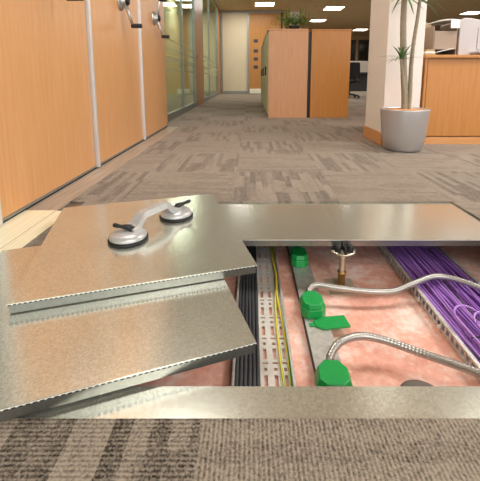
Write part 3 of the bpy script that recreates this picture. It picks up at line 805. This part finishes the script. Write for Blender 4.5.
def sheetstack(x0, x1, zf, th):
    m = MB(); pv = []; pf = []
    for i in range(7):
        s_ = i / 6; x = x0 + (x1 - x0) * s_
        for yy in (-0.02, 0.255): pv.append((x, yy, zf(s_, yy))); pv.append((x, yy, zf(s_, yy) + th))
    for i in range(6):
        a = i * 4; pf += [(a, a + 4, a + 6, a + 2), (a + 1, a + 3, a + 7, a + 5), (a, a + 1, a + 5, a + 4), (a + 2, a + 6, a + 7, a + 3)]
    pf += [(0, 2, 3, 1), (24, 25, 27, 26)]
    return m.add(pv, pf, 0, True)
pp = thing('paper_stack', 'white paper curling over the top of the document tray', 'paper', (1.568, 3.14, TZ + 0.2765))
m_ = sheetstack(0.004, 0.205, lambda s_, yy: (0.012 * math.sin(s_ * math.pi) + 0.012 * s_), 0.007)
m_.prism([(0.128, -0.026), (0.205, -0.026), (0.205, -0.021), (0.128, -0.021)], -0.05, 0.016, 0)
obj('sheets', m_, M['paper'], pp)
pl = thing('paper_sheet', 'white sheet poking out of the lowest slot of the document tray', 'paper', (1.578, 3.115, TZ + 0.022))
q = Matrix.Rotation(R(-13), 4, 'Y')
obj('sheet', MB().box(0.0, 0.15, -0.03, 0.02, 0.0, 0.004, 0, q), M['paper'], pl)
ps = thing('paper_stack', 'low pile of beige papers lying on the cabinet beside the pillar', 'paper', (1.474, 3.07, TZ))
for k in range(3):
    obj('sheets', MB().box(0.0 + 0.003 * k, 0.088 - 0.004 * k, 0.0, 0.22, k * 0.016, k * 0.016 + 0.0145), M['card'] if k % 2 == 0 else M['paper'], ps)
cb_ = thing('cardboard_folder', 'beige cardboard folder standing behind the document tray', 'folder', (1.474, 3.46, TZ), R(-4))
def slab_poly(y0, y1, inset):
    P = [(inset, 0.001), (0.22 - inset, 0.001), (0.22 - inset, 0.30 - inset), (inset, 0.40 - inset)]
    m = MB(); n = 4
    m.add([(x, y0, z) for x, z in P] + [(x, y1, z) for x, z in P], [tuple(range(n)), tuple(range(2 * n - 1, n - 1, -1))] + [(i, n + i, n + (i + 1) % n, (i + 1) % n) for i in range(n)])
    return m
obj('cover', slab_poly(0.0, 0.004, 0.0), M['card'], cb_); obj('sheets', slab_poly(0.0045, 0.016, 0.004), M['paper'], cb_); obj('back_cover', slab_poly(0.0165, 0.020, 0.0), M['card'], cb_)

# ---------------------------------------------------------------- far desk, screen and chair
t = thing('desk_screen', 'pale fabric desk screen under the dark far windows', 'screen', (2.5, 11.45, 0.006))
obj('panel', MB().box(0, 1.8, 0, 0.04, 0.30, 1.09), M['screen'], t, 0.006)
for x in (0.05, 1.72): obj('foot', MB().box(x, x + 0.05, -0.10, 0.14, 0, 0.30), M['dark_plinth'], t)
t = thing('office_desk', 'dark office desk in front of the pale screen', 'desk', (2.85, 10.72, 0.006))
obj('desktop', MB().box(0, 1.4, 0, 0.68, 0.70, 0.73), M['desk'], t, 0.003)
obj('back_board', MB().box(0.04, 1.36, 0.62, 0.64, 0.15, 0.695), M['desk'], t)
for x in (0.03, 1.31):
    for y in (0.03, 0.59): obj('leg', MB().box(x, x + 0.06, y, y + 0.06, 0, 0.70), M['black'], t)
t = thing('office_chair', 'dark office chair at the far desk, right of the second cabinet', 'chair', (2.86, 10.38, 0.006), R(20))
obj('seat', MB().prism([(-.22, -.22), (.22, -.22), (.24, .2), (-.24, .2)], 0.43, 0.51), M['chair'], t, 0.03, 4)
bk = MB(); bk.prism([(-.20, -.25), (.20, -.25), (.17, -.19), (-.17, -.19)], 0.55, 1.0, top=0.85); obj('backrest', bk, M['chair'], t, 0.025, 3)
obj('back_support', MB().tube([(0, -.12, 0.42), (0, -.27, 0.46), (0, -.27, 0.66)], 0.022, 10), M['black'], t)
obj('gas_lift', MB().lathe([(0.032, 0.09), (0.032, 0.28), (0.02, 0.281), (0.02, 0.43)], 16), M['black'], t)
for sx in (-1, 1): obj('armrest', MB().tube([(sx * .2, 0.0, 0.45), (sx * .29, 0, 0.48), (sx * .29, 0, 0.66), (sx * .29, .14, 0.68), (sx * .29, -.12, 0.68)], 0.02, 10), M['black'], t)
for k in range(5):
    a = k * 2 * math.pi / 5 + .3; c, s_ = math.cos(a), math.sin(a)
    lg = obj('leg', MB().tube([(0, 0, 0.10), (c * .16, s_ * .16, 0.085), (c * .29, s_ * .29, 0.065)], [0.03, 0.024, 0.018], 10), M['black'], t)
    obj('castor', MB().cyl((c * .29 - s_ * .02, s_ * .29 + c * .02, 0.028), (c * .29 + s_ * .02, s_ * .29 - c * .02, 0.028), 0.028, None, 14), M['black'], lg)

# ---------------------------------------------------------------- room light: area lamps added at ceiling height as fill, without fixtures
def area(x, y, p, sx=0.6, sy=0.6, col=(1.0, 0.975, 0.94)):
    L = bpy.data.lights.new('fill_lamp', 'AREA'); L.shape = 'RECTANGLE'; L.size = sx; L.size_y = sy; L.energy = p; L.color = col
    o = bpy.data.objects.new('fill_lamp', L); COL.objects.link(o); o.location = (x, y, CEIL - 0.03); return o
LP = 30
for y in (-2.6, -1.6):
    for x in (1.0, 3.4): area(x, y, LP, 1.2, 0.6)
for y in (2.3, 11.2, 14.0):
    for x in (2.6, 6.4): area(x, y, LP * 1.6, 1.2, 0.6)
for y in (10.8, 11.9): area(-0.3, y, LP * .4)
for y in (5.5, 8.0, 10.5): area(-1.7, y, LP * 1.3)  # added to brighten the room behind the glass
area(-0.6, 2.3, LP * 1.0, 0.6, 0.6); area(3.0, 2.2, LP * 1.3, 1.2, 0.6)  # added fill for the middle of the floor and the pillar
area(5.0, 4.2, LP * 1.5, 1.2, 0.6); area(6.5, 7.0, LP * 1.5, 1.2, 0.6)
w = bpy.data.worlds.new('World'); sc.world = w; w.use_nodes = True
w.node_tree.nodes['Background'].inputs[0].default_value = (0.96, 0.985, 1.0, 1)
w.node_tree.nodes['Background'].inputs[1].default_value = 2.1

# ---------------------------------------------------------------- camera
cam = bpy.data.cameras.new('camera'); co = bpy.data.objects.new('camera', cam); COL.objects.link(co)
co.location = (0, 0, 0.57); co.rotation_euler = (R(90 - 8.7587), 0, 0)
cam.sensor_fit = 'HORIZONTAL'; cam.sensor_width = 36; cam.lens = 356.98 * 36 / 480
cam.shift_x = -(250 - 240) / 480; cam.shift_y = -(240.5 - 133) / 480
cam.clip_start = 0.02; cam.clip_end = 100
sc.camera = co
vs = sc.view_settings
vs.view_transform = 'Standard'; vs.look = 'None'; vs.gamma = 1.0; vs.use_curve_mapping = False; vs.exposure = 0.20
